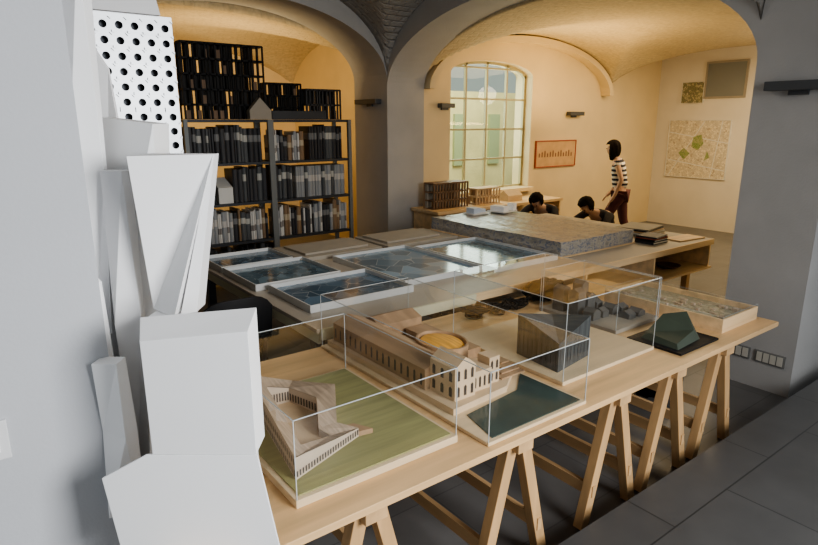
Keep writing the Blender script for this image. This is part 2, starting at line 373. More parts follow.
# ---------------------------------------------------------------- front table + trestles
tt=Q().box(.32,4.03,1.45,2.82,.69,.72).obj('table_top',M_maple,bevel=.003)
meta(tt,'long light maple worktop resting on wooden trestles','table top')
def trestle(x,y0,y1,src=None):
    if src: return copy_thing(src,(x,y0,0))
    t=thing('trestle','light wooden A-frame trestle carrying the long worktop','trestle',(x,y0,0),group='wooden trestles under the worktop')
    L=y1-y0
    Q().box(-.045,.045,0,L,.63,.69).obj('top_beam',M_mapleY,parent=t,bevel=.003)
    for y in (.06,L-.06):
        for s in (-1,1):
            Q().beam((s*.035,y,.66),(s*.20,y,.004),.05,.055,(0,1,0)).obj('leg',M_mapley,parent=t,bevel=.003)
    for s in (-1,1):
        Q().box(s*.152-.012,s*.152+.012,.03,L-.03,.17,.23).obj('side_rail',M_mapleY,parent=t)
    return t
t0=trestle(.98,1.47,2.6)
for x in (1.72,2.42,2.93,3.46): trestle(x,1.47,2.6,t0)

# ---------------------------------------------------------------- back table
bt=thing('display_table','long plywood display table with grey top and open shelf','table',(0,0,0))
Q().box(1.53,6.02,2.88,5.02,.775,.80).obj('table_top',M_greytop,parent=bt,bevel=.002)
Q().box(1.55,2.75,2.860,2.879,.735,.7995).obj('apron',M_plyg,parent=bt)
Q().box(1.55,1.57,2.905,5.0,.70,.775).obj('apron',M_plyg,parent=bt)
Q().add([(2.60,2.90,.52),(2.74,2.90,.52),(2.74,2.90,.774),(2.42,2.90,.774),(2.60,2.92,.52),(2.74,2.92,.52),(2.74,2.92,.774),(2.42,2.92,.774)],[(0,1,2,3),(7,6,5,4),(0,1,5,4),(1,2,6,5),(2,3,7,6),(3,0,4,7)]).obj('bracket',M_black,parent=bt)
Q().box(2.75,6.02,2.86,5.0,.50,.52).obj('shelf_board',M_ply,parent=bt)
Q().box(2.75,6.02,2.862,2.879,.745,.7995).obj('edge_board',M_ply,parent=bt)
for x in (2.75,4.0,5.0,6.0): Q().box(x-.01,x+.01,2.884,5.0,.52,.775).obj('divider',M_ply,parent=bt)
Q().box(2.77,5.98,3.7,3.72,.52,.775).obj('back_panel',M_ply,parent=bt)
for x in (1.62,2.7,4.3,5.9):
    for y in (3.05,4.9): Q().box(x-.03,x+.03,y-.03,y+.03,0,.775 if x<2.7 else .5).obj('leg',M_steel if x<2 else M_mapley,parent=bt)

def tray(x0,x1,y0,y1,m,h=.05,label='shallow glazed display tray holding a dark blue aerial print'):
    t=thing('display_tray',label,'display tray',((x0+x1)/2,(y0+y1)/2,.8003),group='display trays on the grey table')
    a,b=(x1-x0)/2,(y1-y0)/2; w=.010
    Q().box(-a+w,a-w,-b+w,b-w,0,.012).obj('tray_base',M_traybase,parent=t)
    Q().box(-a,a,-b,-b+w,0,h).box(-a,a,b-w,b,0,h).box(-a,-a+w,-b+w,b-w,0,h).box(a-w,a,-b+w,b-w,0,h).obj('tray_rim',M_frame,parent=t,bevel=.002)
    Q().box(-a+w,a-w,-b+w,b-w,.014,.022).obj('print',m,parent=t)
    return t
tray(1.57,2.18,4.47,4.95,M_bp[0]); tray(1.57,2.25,3.82,4.44,M_bp[1]); tray(1.64,2.44,3.16,3.77,M_bp[0])
tray(2.47,3.23,3.30,4.32,M_bp[2],.045); tray(3.26,4.02,3.2,4.22,M_bp[1],.045)
for k,(x0,x1,y0,y1,z) in enumerate(((2.22,3.05,4.42,4.97,.035),(2.3,2.95,4.5,4.9,.05),(3.1,3.95,4.4,4.97,.035),(3.15,3.8,4.5,4.92,.055))):
    q=Q().box(-(x1-x0)/2,(x1-x0)/2,-(y1-y0)/2,(y1-y0)/2,0,z-.0 if z<.04 else .02)
    meta(q.obj('presentation_board',M_board,loc=((x0+x1)/2,(y0+y1)/2,.8003+(0 if k%2==0 else .036)),rot=0 if k%2==0 else .03,bevel=.003),
      'flat grey-brown presentation board lying on the table' if k%2==0 else 'thin grey board lying on a larger board','board')
def bundle(x0,x1,y0,y1,z0,h,mt,label):
    t=thing('wrapped_bundle',label,'wrapped package',((x0+x1)/2,(y0+y1)/2,z0))
    a,b=(x1-x0)/2,(y1-y0)/2
    bm=bmesh.new(); bmesh.ops.create_cube(bm,size=1)
    bmesh.ops.subdivide_edges(bm,edges=bm.edges[:],cuts=26,use_grid_fill=True)
    rr=random.Random(3)
    for p in bm.verts:
        c=p.co; k=.0022*(sin(c.x*31+c.z*8)+sin(c.y*53+c.x*9)+rr.uniform(-.4,.4))
        sag=.006*sin(c.y*9+1)*sin(c.x*5) if c.z>.4 else 0
        p.co=Vector((c.x*2*a+k*(1 if c.x>0 else -1),c.y*2*b+k,.012+(c.z+.5)*(h-.012)+((k+sag) if c.z>.4 else 0)))
    me=bpy.data.meshes.new('plastic_wrap'); bm.to_mesh(me); bm.free(); me.materials.append(mt)
    for p in me.polygons: p.use_smooth=False
    o=bpy.data.objects.new('plastic_wrap',me); COL.objects.link(o); o.parent=t
    Q().box(-a-.01,a+.01,-b-.01,b+.01,0,.012).obj('bottom_board',M_ply,parent=t)
bundle(4.08,5.15,3.22,4.97,.801,.135,M_wrap,'long flat boards wrapped in crumpled pale printed plastic')
def book(loc,sx,sy,h,m,rot=0,label='closed dark book lying in a stack',name='book'):
    t=thing(name,label,'book',loc,rot)
    Q().box(-sx/2,sx/2,-sy/2,sy/2,0,.004).box(-sx/2,sx/2,-sy/2,sy/2,h-.004,h).box(-sx/2,-sx/2+.004,-sy/2,sy/2,0,h).obj('cover',m,parent=t)
    Q().box(-sx/2+.004,sx/2-.006,-sy/2+.005,sy/2-.005,.004,h-.004).obj('pages',M_paper,parent=t)
zz=.801
for i,(m,h) in enumerate(((M_steel,.025),(M_black,.02),(M_redbk,.01),(M_steel,.015))):
    book((5.36,3.15,zz),.26,.2,h,m,.05*i,'closed dark book in a low stack on the table'); zz+=h+.0005
zz=.801
for i,(m,h) in enumerate(((M_board,.02),(M_paper,.015),(M_ply,.015),(M_steel,.012),(M_board,.012))):
    book((5.70,3.5,zz),.42,.34,h,m,.05*i,'flat portfolio folder in a stack on the table','portfolio_folder'); zz+=h+.0005
meta(Q().box(-.2,.2,-.1,.1,0,.012).obj('wood_board',M_ply,loc=(5.78,3.05,.801),rot=-.1),'thin plywood sheet lying near the table edge','board')
t=thing('massing_model','small white architectural massing model on pale base','architectural model',(4.98,4.80,.944),.2)
Q().box(-.14,.14,-.12,.12,0,.012).obj('model_base',M_paper,parent=t)
Q().box(-.12,-.02,-.1,.08,.012,.07).box(-.02,.06,0,.1,.012,.04).box(.06,.13,-.11,-.03,.012,.09).obj('building_block',M_foam,parent=t)
t=thing('massing_model','small stepped pale blue massing model','architectural model',(4.62,4.84,.944),.0)
Q().box(-.13,.13,-.09,.09,0,.012).obj('model_base',M_paper,parent=t)
Q().box(-.1,.0,-.06,.06,.012,.07).box(0,.1,-.04,.07,.012,.05).obj('building_block',mat('pale_blue_card',(.55,.62,.72),.7),parent=t)
t=thing('brown_dish','round dark brown dish on the lower shelf','dish',(5.6,3.09,.521))
n=28
rg_=[(.02,.0),(.09,.006),(.12,.03),(.125,.032),(.11,.02),(.06,.012),(.001,.01)]
Q().loft([[(r*cos(2*pi*i/n),r*sin(2*pi*i/n),z) for i in range(n)] for r,z in rg_]).obj('dish_bowl',mat('brown_glaze',(.13,.05,.03),.3),parent=t,smooth=True)
# ---------------------------------------------------------------- acrylic covered models
def cover(t,x0,x1,y0,y1,z0,z1,e=.0015):
    Q().add([(x0,y0,z0),(x1,y0,z0),(x1,y1,z0),(x0,y1,z0),(x0,y0,z1),(x1,y0,z1),(x1,y1,z1),(x0,y1,z1)],[(4,5,6,7),(0,1,5,4),(1,2,6,5),(2,3,7,6),(3,0,4,7)]).obj('acrylic_cover',M_glass,parent=t)
    q=Q()
    for x in (x0,x1):
        for y in (y0,y1): q.box(x-e,x+e,y-e,y+e,z0,z1)
        q.box(x-e,x+e,y0,y1,z1-e,z1+e)
    for y in (y0,y1): q.box(x0,x1,y-e,y+e,z1-e,z1+e)
    q.obj('cover_edge',M_edge,parent=t)
T=.7205
def wins(q,a,b,z,h,n,rows,off=.0015,frac=.55,arch=False):
    a=Vector((a[0],a[1],0));b=Vector((b[0],b[1],0));d=b-a;nn=Vector((d.y,-d.x,0)).normalized()*off
    for k in range(n):
        p=a+d*((k+.5-frac/2)/n)+nn; r=a+d*((k+.5+frac/2)/n)+nn; m=(p+r)/2
        for j in range(rows):
            zl=z+h*(j+.22)/rows; zh=z+h*(j+.78)/rows
            if arch: q.add([(p.x,p.y,zl),(r.x,r.y,zl),(r.x,r.y,zh),(m.x,m.y,zh+.008),(p.x,p.y,zh)],[(0,1,2,3,4)])
            else: q.add([(p.x,p.y,zl),(r.x,r.y,zl),(r.x,r.y,zh),(p.x,p.y,zh)],[(0,1,2,3)])
def gable(q,x0,x1,y0,y1,z,h,r,axis='y'):
    if axis=='y':
        m=(x0+x1)/2
        q.loft([[(x0,y,z),(x1,y,z),(x1,y,z+h),(m,y,z+h+r),(x0,y,z+h)] for y in (y0,y1)])
    else:
        m=(y0+y1)/2
        q.loft([[(x,y0,z),(x,y1,z),(x,y1,z+h),(x,m,z+h+r),(x,y0,z+h)] for x in (x0,x1)])
# model 1 : courtyard building
t=thing('courtyard_model','angular timber courtyard building on green board under clear cover','architectural model',(0,0,0))
Q().box(.74,1.44,1.58,2.42,T,T+.03).obj('model_base',M_basebeige,parent=t,bevel=.002)
Q().box(.76,1.42,1.60,2.40,T+.03,T+.036).obj('green_board',M_green,parent=t)
z0=T+.036
out=[(.79,1.68),(1.12,1.80),(1.07,1.88),(1.17,2.06),(1.09,2.30),(.90,2.33)]
inn=[(.855,1.765),(1.01,1.825),(.99,1.88),(1.08,2.06),(1.035,2.225),(.94,2.24)]
zo=[.085,.035,.04,.11,.06,.13]; zi=[.07,.028,.04,.075,.07,.095]
n=6
v=[(x,y,z0) for x,y in out]+[(x,y,z0) for x,y in inn]+[(p[0],p[1],z0+zo[i]) for i,p in enumerate(out)]+[(p[0],p[1],z0+zi[i]) for i,p in enumerate(inn)]
fw_=[];fr_=[]
for i in range(n):
    j=(i+1)%n; fw_+=[(i,j,2*n+j,2*n+i),(n+i,n+j,3*n+j,3*n+i)]; fr_+=[(2*n+i,2*n+j,3*n+j),(2*n+i,3*n+j,3*n+i)]
Q().add(v,fw_).obj('building_walls',M_modelw,parent=t)
Q().add([(x,y,z+.002) for x,y,z in v],fr_).obj('building_roof',M_roofwood,parent=t)
q=Q()
wins(q,out[0],out[1],z0,.040,24,1,frac=.5); wins(q,out[5],out[0],z0,.085,26,2,frac=.45); wins(q,inn[4],inn[3],z0,.06,10,1,frac=.5); wins(q,inn[5],inn[4],z0,.07,8,1,frac=.5); wins(q,inn[3],inn[2],z0,.05,9,1,frac=.5)
q.obj('model_windows',M_dark,parent=t)
Q().prism(inn,z0,z0+.004).obj('courtyard_floor',M_modelbeige,parent=t)
Q().prism([(1.12,1.80),(1.18,1.79),(1.14,1.87),(1.08,1.88)],z0,z0+.02).obj('side_wing',M_modelwood,parent=t)
cover(t,.745,1.435,1.585,2.415,T+.03,1.035)
# model 2 : church complex
t=thing('church_complex_model','wooden long church complex model by water under clear cover','architectural model',(0,0,0))
Q().box(1.51,2.12,1.48,2.80,T,T+.015).obj('model_base',M_basebeige,parent=t,bevel=.002)
Q().prism([(1.55,1.50),(2.10,1.50),(2.10,1.86),(1.95,1.74),(1.60,1.70)],T+.015,T+.019).obj('water_board',M_water,parent=t)
z0=T+.015
Q().prism([(1.55,1.73),(1.9,1.76),(2.1,1.90),(2.1,2.78),(1.54,2.78)],z0,z0+.03).obj('terrace_plinth',M_modelbeige,parent=t)
z1=z0+.03
q=Q(); gable(q,1.57,1.76,1.95,2.76,z1,.10,.035); q.obj('long_hall',M_modelwood,parent=t)
q=Q(); gable(q,1.60,1.72,1.78,1.95,z1,.15,.045); q.box(1.725,1.84,1.80,1.95,z1,z1+.095); q.box(1.845,1.91,1.82,1.9,z1,z1+.13); q.obj('church_front',M_modelbeige,parent=t)
q=Q(); wins(q,(1.60,1.78),(1.72,1.78),z1,.15,3,2,frac=.36,arch=True); wins(q,(1.725,1.80),(1.84,1.80),z1,.08,4,1,frac=.4,arch=True); wins(q,(1.57,2.76),(1.57,1.95),z1,.09,16,1,frac=.3,arch=True); wins(q,(1.60,1.95),(1.60,1.78),z1,.14,3,2,frac=.36,arch=True); wins(q,(1.845,1.82),(1.91,1.82),z1,.12,2,2,frac=.4,arch=True); q.obj('model_windows',M_dark,parent=t)
q=Q(); gable(q,1.76,2.05,2.58,2.76,z1,.09,.03,'x'); q.box(1.92,2.06,2.1,2.56,z1,z1+.05); q.obj('rear_wing',M_modelwood,parent=t)
n=32; q=Q(); C_=(1.83,2.14)
q.loft([[(C_[0]+r*.115*cos(2*pi*i/n),C_[1]+r*.15*sin(2*pi*i/n),z1+z) for i in range(n)] for r,z in ((1,0),(1,.13),(.93,.13),(.88,.11),(.02,.11))]); q.obj('oval_drum',M_modelwood,parent=t)
Q().loft([[(C_[0]+r*.10*cos(2*pi*i/n),C_[1]+r*.131*sin(2*pi*i/n),z1+z) for i in range(n)] for r,z in ((1,.111),(.9,.122),(.5,.13),(.02,.132))]).obj('oval_roof',M_glow,parent=t)
q=Q()
for k in range(4): q.box(1.93+k*.035,2.09,1.82+k*.035,1.98,z1+.006*k,z1+.006*(k+1))
q.obj('steps',M_modelwood,parent=t)
cover(t,1.515,2.115,1.485,2.795,T+.015,1.03)
# model 3 : barn
t=thing('barn_model','dark grey angular barn model with folded gabled roof','architectural model',(0,0,0))
Q().box(2.18,2.96,1.66,2.46,T,T+.02).obj('model_base',M_basebeige,parent=t,bevel=.002)
z0=T+.02
P=[(2.25,1.75),(2.56,1.80),(2.59,2.08),(2.28,2.05)]
c=(2.42,1.92); Z=[.15,.225,.15,.225]
v=[(x,y,z0) for x,y in P]+[(P[i][0],P[i][1],z0+Z[i]) for i in range(4)]
Q().add(v,[(0,1,5,4),(1,2,6,5),(2,3,7,6),(3,0,4,7),(3,2,1,0)]).obj('barn_walls',M_barn,parent=t)
Q().add([(P[i][0],P[i][1],z0+Z[i]+.001) for i in range(4)]+[(c[0],c[1],z0+.16)],[(0,1,4),(1,2,4),(2,3,4),(3,0,4)]).obj('barn_roof',M_barnroof,parent=t)
q=Q(); wins(q,P[0],P[1],z0,.15,9,1,frac=.18); wins(q,P[3],P[0],z0,.15,9,1,frac=.18); q.obj('wall_slots',M_black,parent=t)
cover(t,2.185,2.955,1.665,2.455,T+.02,1.13)
# model 4 : grey cluster
t=thing('village_model','dark grey cluster of small buildings on plywood base under cover','architectural model',(0,0,0))
Q().box(3.0,3.46,1.93,2.52,T,T+.025).obj('model_base',M_board,parent=t,bevel=.002)
z0=T+.025; q=Q(); rr=random.Random(5)
for i in range(4):
    for j in range(4):
        if (i,j) in ((0,0),(1,0),(3,2)): continue
        x=3.04+i*.10; y=2.0+j*.12; gable(q,x,x+.06+rr.random()*.02,y,y+.08,z0,.02+rr.random()*(.14 if j>1 else .04),.02,'y' if (i+j)%2 else 'x')
q.obj('building_cluster',mat('model_grey',(.13,.125,.115),.7,noise=.1,scale=20,spec=.2),parent=t)
cover(t,3.005,3.455,1.935,2.515,T+.025,1.0)
# model 5 : dark green angular
t=thing('folded_roof_model','dark green folded roof building model on black board','architectural model',(0,0,0))
Q().box(2.99,3.40,1.52,1.85,T,T+.012).obj('model_base',M_black,parent=t)
z0=T+.012
v=[(3.03,1.56,z0),(3.30,1.58,z0),(3.37,1.70,z0),(3.28,1.83,z0),(3.05,1.80,z0),(3.05,1.58,z0+.025),(3.28,1.61,z0+.05),(3.35,1.70,z0+.125),(3.27,1.80,z0+.10),(3.07,1.78,z0+.035)]
Q().add(v,[(0,1,6,5),(1,2,7,6),(2,3,8,7),(3,4,9,8),(4,0,5,9),(5,6,9),(6,8,9),(6,7,8),(4,3,2,1,0)]).obj('folded_volume',M_dkgreen,parent=t)
# model 6: wooden tray
t=thing('landscape_tray_model','shallow wooden box holding a pale terraced landscape model','architectural model',(0,0,0))
x0,x1,y0,y1=3.52,3.97,1.56,2.38; w=.014
Q().box(x0,x1,y0,y1,T,T+.02).obj('box_floor',M_ply,parent=t)
Q().box(x0,x1,y0,y0+w,T+.02,T+.085).box(x0,x1,y1-w,y1,T+.02,T+.085).box(x0,x0+w,y0+w,y1-w,T+.02,T+.085).box(x1-w,x1,y0+w,y1-w,T+.02,T+.085).obj('box_side',M_ply,parent=t,bevel=.002)
Q().box(x0+w,x1-w,y0+w,y1-w,T+.02,T+.05).obj('terrain',patchmat('terrain',[(.52,.47,.33),(.42,.40,.28),(.60,.54,.39)],30,.8,lines=(.35,.28,.18),lw=.04),parent=t)
q=Q(); rr=random.Random(8)
for i in range(26):
    x=rr.uniform(x0+.05,x1-.08); y=rr.uniform(y0+.05,y1-.08); q.box(x,x+rr.uniform(.01,.035),y,y+rr.uniform(.01,.04),T+.05,T+.05+rr.uniform(.008,.02))
q.obj('tiny_blocks',M_modelw,parent=t)
cover(t,x0+.002,x1-.002,y0+.002,y1-.002,T+.085,T+.10,.0008)

# cables
for k in range(3):
    rr=random.Random(k*7+2); pts=[]
    for i in range(30):
        pts.append((rr.uniform(-.085,.085),rr.uniform(-.075,.075),.012+.05*rr.random()**1.3))
    meta(Q().tube(pts,.0085,7,5).obj('power_cable',M_rubber,smooth=True,loc=(2.56+k*.19,2.66+.02*(k%2),T)),'tangled black power cable heaped on the worktop','cable','cables on the worktop')
def sack(name,loc,sx,sy,sz,label,cat):
    bm=bmesh.new(); bmesh.ops.create_icosphere(bm,subdivisions=4,radius=1)
    for p in bm.verts:
        c=p.co; k=1+.10*sin(c.x*9+c.y*4)+.08*sin(c.y*13+c.z*5)
        p.co=Vector((c.x*sx*k,c.y*sy*k,max(c.z*sz*k,-sz*.7)+sz*.72))
    me=bpy.data.meshes.new(name); bm.to_mesh(me); bm.free(); me.materials.append(M_rubber)
    for p in me.polygons: p.use_smooth=True
    o=bpy.data.objects.new(name,me); COL.objects.link(o); o.location=loc; meta(o,label,cat)
sack('cloth_bag',(3.26,2.69,T),.18,.10,.08,'slumped black cloth bag beside the cables','bag')
sack('rucksack',(3.93,2.15,0),.2,.13,.15,'slumped black rucksack on the floor beneath the worktop','bag')

# ---------------------------------------------------------------- chair
t=thing('office_chair','black plastic chair pushed beside the display table','chair',(1.27,3.62,0),radians(88))
Q().loft([[(x*.95,y*.95,.43) for x,y in [(-.2,-.21),(.2,-.21),(.2,.21),(-.2,.21)]],[(x,y,.46) for x,y in [(-.2,-.21),(.2,-.21),(.2,.21),(-.2,.21)]]]).obj('seat',M_black,parent=t,bevel=.012)
rings=[]
for k in range(13):
    u=(k-6)/6; y=.23*u; dx=-.19-.05*(1-u*u)
    rings.append([(dx,y,.54+.06*u*u),(dx+.018,y,.54+.06*u*u),(dx-.03,y,.92-.09*u**4),(dx-.048,y,.92-.09*u**4)])
Q().loft(rings).obj('backrest',M_black,parent=t,smooth=True,bevel=.006)
for s in (-1,1):
    Q().beam((-.18,s*.17,.45),(-.225,s*.17,.62),.025,.025).obj('back_support',M_steel,parent=t)
    for u in (-1,1): Q().beam((u*.17,s*.18,.44),(u*.21,s*.21,.003),.025,.025).obj('leg',M_steel,parent=t)

# ---------------------------------------------------------------- bookcase
BX0,BX1,BY=2.10,4.16,6.75
bc=thing('steel_bookcase','dark steel two-bay bookcase filled with binders','bookcase',(0,0,0))
SH=[.12,.56,1.02,1.48,1.96]
mid=3.08
for x,h_ in ((BX0,.022),(mid,.035),(BX1,.022)):
    for y in (BY,BY+.38): Q().box(x-h_,x+h_,y-.02,y+.02,0,1.96).obj('upright',M_upright,parent=bc)
for z in SH:
    for a,b in ((BX0+.022,mid-.035),(mid+.035,BX1-.022)):
        Q().box(a,b,BY-.015,BY+.40,z-.03,z).obj('shelf',M_steel,parent=bc)
def bmat(name,c,lab,lz=.5):
    m,n,b=nt(name); b.inputs['Roughness'].default_value=.5; L=n.links.new
    tc=n.nodes.new('ShaderNodeTexCoord'); s=n.nodes.new('ShaderNodeSeparateXYZ')
    a=n.nodes.new('ShaderNodeMath'); a.operation='SUBTRACT'; a.inputs[1].default_value=lz
    ab=n.nodes.new('ShaderNodeMath'); ab.operation='ABSOLUTE'; lt=n.nodes.new('ShaderNodeMath'); lt.operation='LESS_THAN'; lt.inputs[1].default_value=.10
    mx=n.nodes.new('ShaderNodeMixRGB'); mx.inputs[1].default_value=(*c,1); mx.inputs[2].default_value=(*lab,1)
    L(tc.outputs['Generated'],s.inputs[0]); L(s.outputs['Z'],a.inputs[0]); L(a.outputs[0],ab.inputs[0]); L(ab.outputs[0],lt.inputs[0]); L(lt.outputs[0],mx.inputs[0]); L(mx.outputs[0],b.inputs['Base Color'])
    return m
BM=[bmat('binder_black',(.03,.03,.035),(.20,.20,.20),.7),bmat('binder_dark_grey',(.09,.095,.10),(.50,.49,.45),.7),bmat('binder_charcoal',(.045,.045,.05),(.045,.045,.05)),
    bmat('binder_white',(.72,.70,.66),(.3,.27,.25),.4),bmat('binder_grey',(.32,.33,.34),(.55,.53,.50),.6),bmat('binder_brown',(.26,.17,.10),(.5,.42,.3),.6)]
bmesh_cache={}
def binder_mesh(w,h,m):
    k=(round(w,3),round(h,2),m.name)
    if k not in bmesh_cache:
        q=Q(); prof=[(-w/2,.27),(-w/2,.012),(-w/4,.002),(w/4,.002),(w/2,.012),(w/2,.27)]
        q.prism(prof,0,h); me=bpy.data.meshes.new('binder'); me.from_pydata(q.v,[],q.f); me.materials.append(m); bmesh_cache[k]=me
    return bmesh_cache[k]
rr=random.Random(12)
LAB={0:'black ring binder with small label upright on steel shelf',1:'dark grey binder with pale spine label on steel shelf',2:'plain charcoal binder upright on steel shelf',3:'off-white book upright on steel shelf',4:'grey box file with pale label on steel shelf',5:'brown book upright on steel shelf'}
def fill(a,b,z,choose,hmin,hmax,skip=0):
    x=a
    while x<b-.03:
        ci=choose(rr); w=rr.choice([.032,.045,.06] if ci!=3 else [.02,.03]); h=round(rr.uniform(hmin,hmax)*50)/50
        if x+w>b: break
        if rr.random()>skip:
            o=bpy.data.objects.new('binder' if ci not in (3,5) else 'book',binder_mesh(w-.003,h,BM[ci])); COL.objects.link(o); o.location=(x+w/2,BY+.03+rr.uniform(0,.02),z+.001)
            meta(o,LAB[ci],'book' if ci in(3,5) else 'binder','binders and books in the steel bookcase')
        x+=w
dark=lambda r: r.choice([0,0,1,2,2,0,1]); mixed=lambda r: r.choice([0,1,4,3,3,4,2,3,5]); greys=lambda r: r.choice([4,1,4,4])
fill(BX0+.03,mid-.05,1.48,dark,.37,.43); fill(mid+.05,mid+.5,1.48,mixed,.28,.36,.03); fill(mid+.52,BX1-.03,1.48,dark,.37,.42)
fill(BX0+.03,BX0+.3,1.02,mixed,.32,.39); fill(BX0+.5,mid-.05,1.02,dark,.36,.41); fill(mid+.05,mid+.3,1.02,dark,.36,.40); fill(mid+.32,BX1-.03,1.02,greys,.37,.39)
fill(BX0+.03,mid-.05,.56,mixed,.30,.40); fill(mid+.05,BX1-.03,.56,mixed,.30,.40)
fill(BX0+.03,BX1-1.05,.12,dark,.3,.38)
t=thing('white_magazine_file','white cardboard magazine file box between binders','magazine file',(BX0+.40,BY+.02,1.021))
Q().loft([[(-.085,0,0),(.085,0,0),(.085,.25,0),(-.085,.25,0)],[(-.085,0,.18),(.085,0,.18),(.085,.25,.28),(-.085,.25,.28)]]).obj('file_box',M_paper,parent=t)
def slat_model(loc,W,D,Hh,cols,rows,label,m=M_black,m2=M_modelwood,name='facade_model',dens=.6,m3=None,jit=0):
    t=thing(name,label,'architectural model',loc)
    r2=random.Random(cols+rows)
    q=Q(); xs=[-W/2+W*i/cols+(r2.uniform(-jit,jit)*W/cols if 0<i<cols else 0) for i in range(cols+1)]
    for x in xs:
        q.box(x-.008,x+.008,0,.02,0,Hh)
        q.box(x-.008,x+.008,D-.02,D,0,Hh)
    for j in range(rows+1):
        z=Hh*j/rows; q.box(-W/2,W/2,0,D,max(0,z-.014),z+.006)
    q.obj('frame_grid',m,parent=t)
    q=Q()
    for i in range(cols):
        for j in range(rows):
            if r2.random()<dens:
                a,b=xs[i],xs[i+1]; z=Hh*j/rows; dd=r2.uniform(.03,.07); q.box(a+.002,b-.002*(r2.random()<.5)-(b-a)*.3*(r2.random()<.3),D-dd,D-.021,z+.006,z+Hh/rows-.014)
    q.obj('infill_panels',m2,parent=t)
    if m3:
        for i in range(cols):
            for j in range(rows):
                if r2.random()<.22:
                    a,b=xs[i],xs[i+1]; z=Hh*j/rows; Q().box(a+.012,b-.012,.022,.05,z+.006,z+Hh/rows*.6).obj('infill_block',m3,parent=t)
    return t
M_dkwood=woodmat('dark_model_wood',(.24,.15,.09),.6,2,.3)
M_vdark=mat('model_near_black',(.03,.027,.024),.7,noise=.3,scale=8)
slat_model((2.58,6.76,1.962),.92,.16,.80,15,5,'tall black gridded facade model standing on the bookcase',M_black,M_vdark,dens=.72,m3=M_dkwood,jit=.3)
slat_model((3.36,6.92,1.962),.46,.16,.42,9,3,'black slatted tower model standing on the bookcase',M_black,M_vdark,dens=.7,m3=M_dkwood,jit=.3)
slat_model((3.86,6.84,1.962),.48,.2,.36,10,2,'lower dark slatted model on the bookcase end',M_steel,M_vdark,dens=.7,m3=M_dkwood,jit=.3)
t=thing('cardboard_model','small brown and cream gabled cardboard model','architectural model',(2.92,6.63,1.962))
q=Q(); gable(q,-.13,.13,0,.09,0,.1,.14); q.obj('gable_block',M_board,parent=t)
meta(Q().box(-.36,.36,0,.05,0,.10).obj('dark_panel',M_steel,loc=(3.48,6.755,1.962),bevel=.003),'low dark panel standing along the bookcase top','panel')
# ---------------------------------------------------------------- perforated panel
q=Q(); W_,Hh=.50,2.45; r=.0185; N=16
cols=7; rows=16
gx0=-W_/2; cw=W_/cols; ch=cw; ztop=Hh-.02
def ring(cx,cz,hw,hh,r):
    v=[];f=[]
    for k in range(N):
        a=2*pi*k/N+pi/N; c,s=cos(a),sin(a); m_=max(abs(c),abs(s)); v.append((cx+hw*c/m_,0,cz+hh*s/m_))
    for k in range(N):
        a=2*pi*k/N+pi/N; v.append((cx+r*cos(a),0,cz+r*sin(a)))
    for k in range(N): f.append((k,(k+1)%N,N+(k+1)%N,N+k))
    q.add(v,f)
    for (sx,sz) in ((1,1),(-1,1),(-1,-1),(1,-1)):
        near=sorted(range(N),key=lambda k:(v[k][0]-(cx+sx*hw))**2+(v[k][2]-(cz+sz*hh))**2)[:2]
        q.add([v[near[0]],v[near[1]],(cx+sx*hw,0,cz+sz*hh)],[(0,1,2)])
for i in range(cols):
    for j in range(rows):
        ring(gx0+cw*(i+.5),ztop-ch*(j+.5),cw/2,ch/2,r)
zb=ztop-ch*rows
q.add([(-W_/2,0,0),(W_/2,0,0),(W_/2,0,zb),(-W_/2,0,zb)],[(0,1,2,3)])
q.add([(-W_/2,0,ztop),(W_/2,0,ztop),(W_/2,0,Hh),(-W_/2,0,Hh)],[(0,1,2,3)])
pp=thing('perforated_panel','tall pale sheet-metal panel with a grid of round holes','panel',(.755,3.3,0.001))
o=q.obj('front_sheet',M_perf,parent=pp)
s=o.modifiers.new('Thick','SOLIDIFY'); s.thickness=.008; s.offset=-1
Q().box(-W_/2+.005,W_/2-.005,.05,.06,0,Hh-.01).obj('added_dark_backing',M_steel,parent=pp)  # dark sheet added so the holes look shaded, hiding the bright room behind
Q().box(-W_/2,-W_/2+.005,.012,.06,0,Hh).box(W_/2-.005,W_/2,.012,.06,0,Hh).box(-W_/2+.005,W_/2-.005,.012,.06,Hh-.006,Hh).obj('side_flange',M_perf,parent=pp)

# ---------------------------------------------------------------- foam models (local frame: x=across, y=depth)
def foam(name,label,d,parts,bev=.001):
    t=thing(name,label,'foam model',(d*.6046,d*.7965,0),YAW)
    for pn,rings,mm in parts:
        Q().loft([[(a,y,z) for a,y,z in r] for r in rings]).obj(pn,mm,parent=t,bevel=bev,tri=True)
    return t
def rg(l,r,y0,y1,zl,zr=None,y0r=None):
    zr=zl if zr is None else zr; y0r=y0 if y0r is None else y0r
    return [(l,y0,zl),(r,y0r,zr),(r,max(y1,y0r+.01),zr),(l,max(y1,y0+.01),zl)]
t=foam('tapered_foam_model','crisp white foam tower block on a flared sheet base',1.56,[])
Q().loft([[(-.735,-.02,1.021),(-.438,-.02,1.021),(-.438,.085,1.021),(-.775,.085,1.021)],[(-.735,-.02,1.365),(-.438,-.02,1.395),(-.438,.085,1.43),(-.775,.085,1.40)]]).obj('tower_block',M_foam,parent=t,bevel=.001)
pl=[(-.755,1.02),(-.885,.95),(-.84,.722),(-.375,.722),(-.435,1.02)]
sl=lambda z: -.022-(1.02-z)*.12
q=Q(); nn=len(pl)
q.add([(x,sl(z),z) for x,z in pl]+[(x,sl(z)+.008,z) for x,z in pl],[tuple(range(nn)),tuple(range(2*nn-1,nn-1,-1))]+[(i,(i+1)%nn,nn+(i+1)%nn,nn+i) for i in range(nn)])
q.obj('flared_sheet',M_foam,parent=t,bevel=.001)
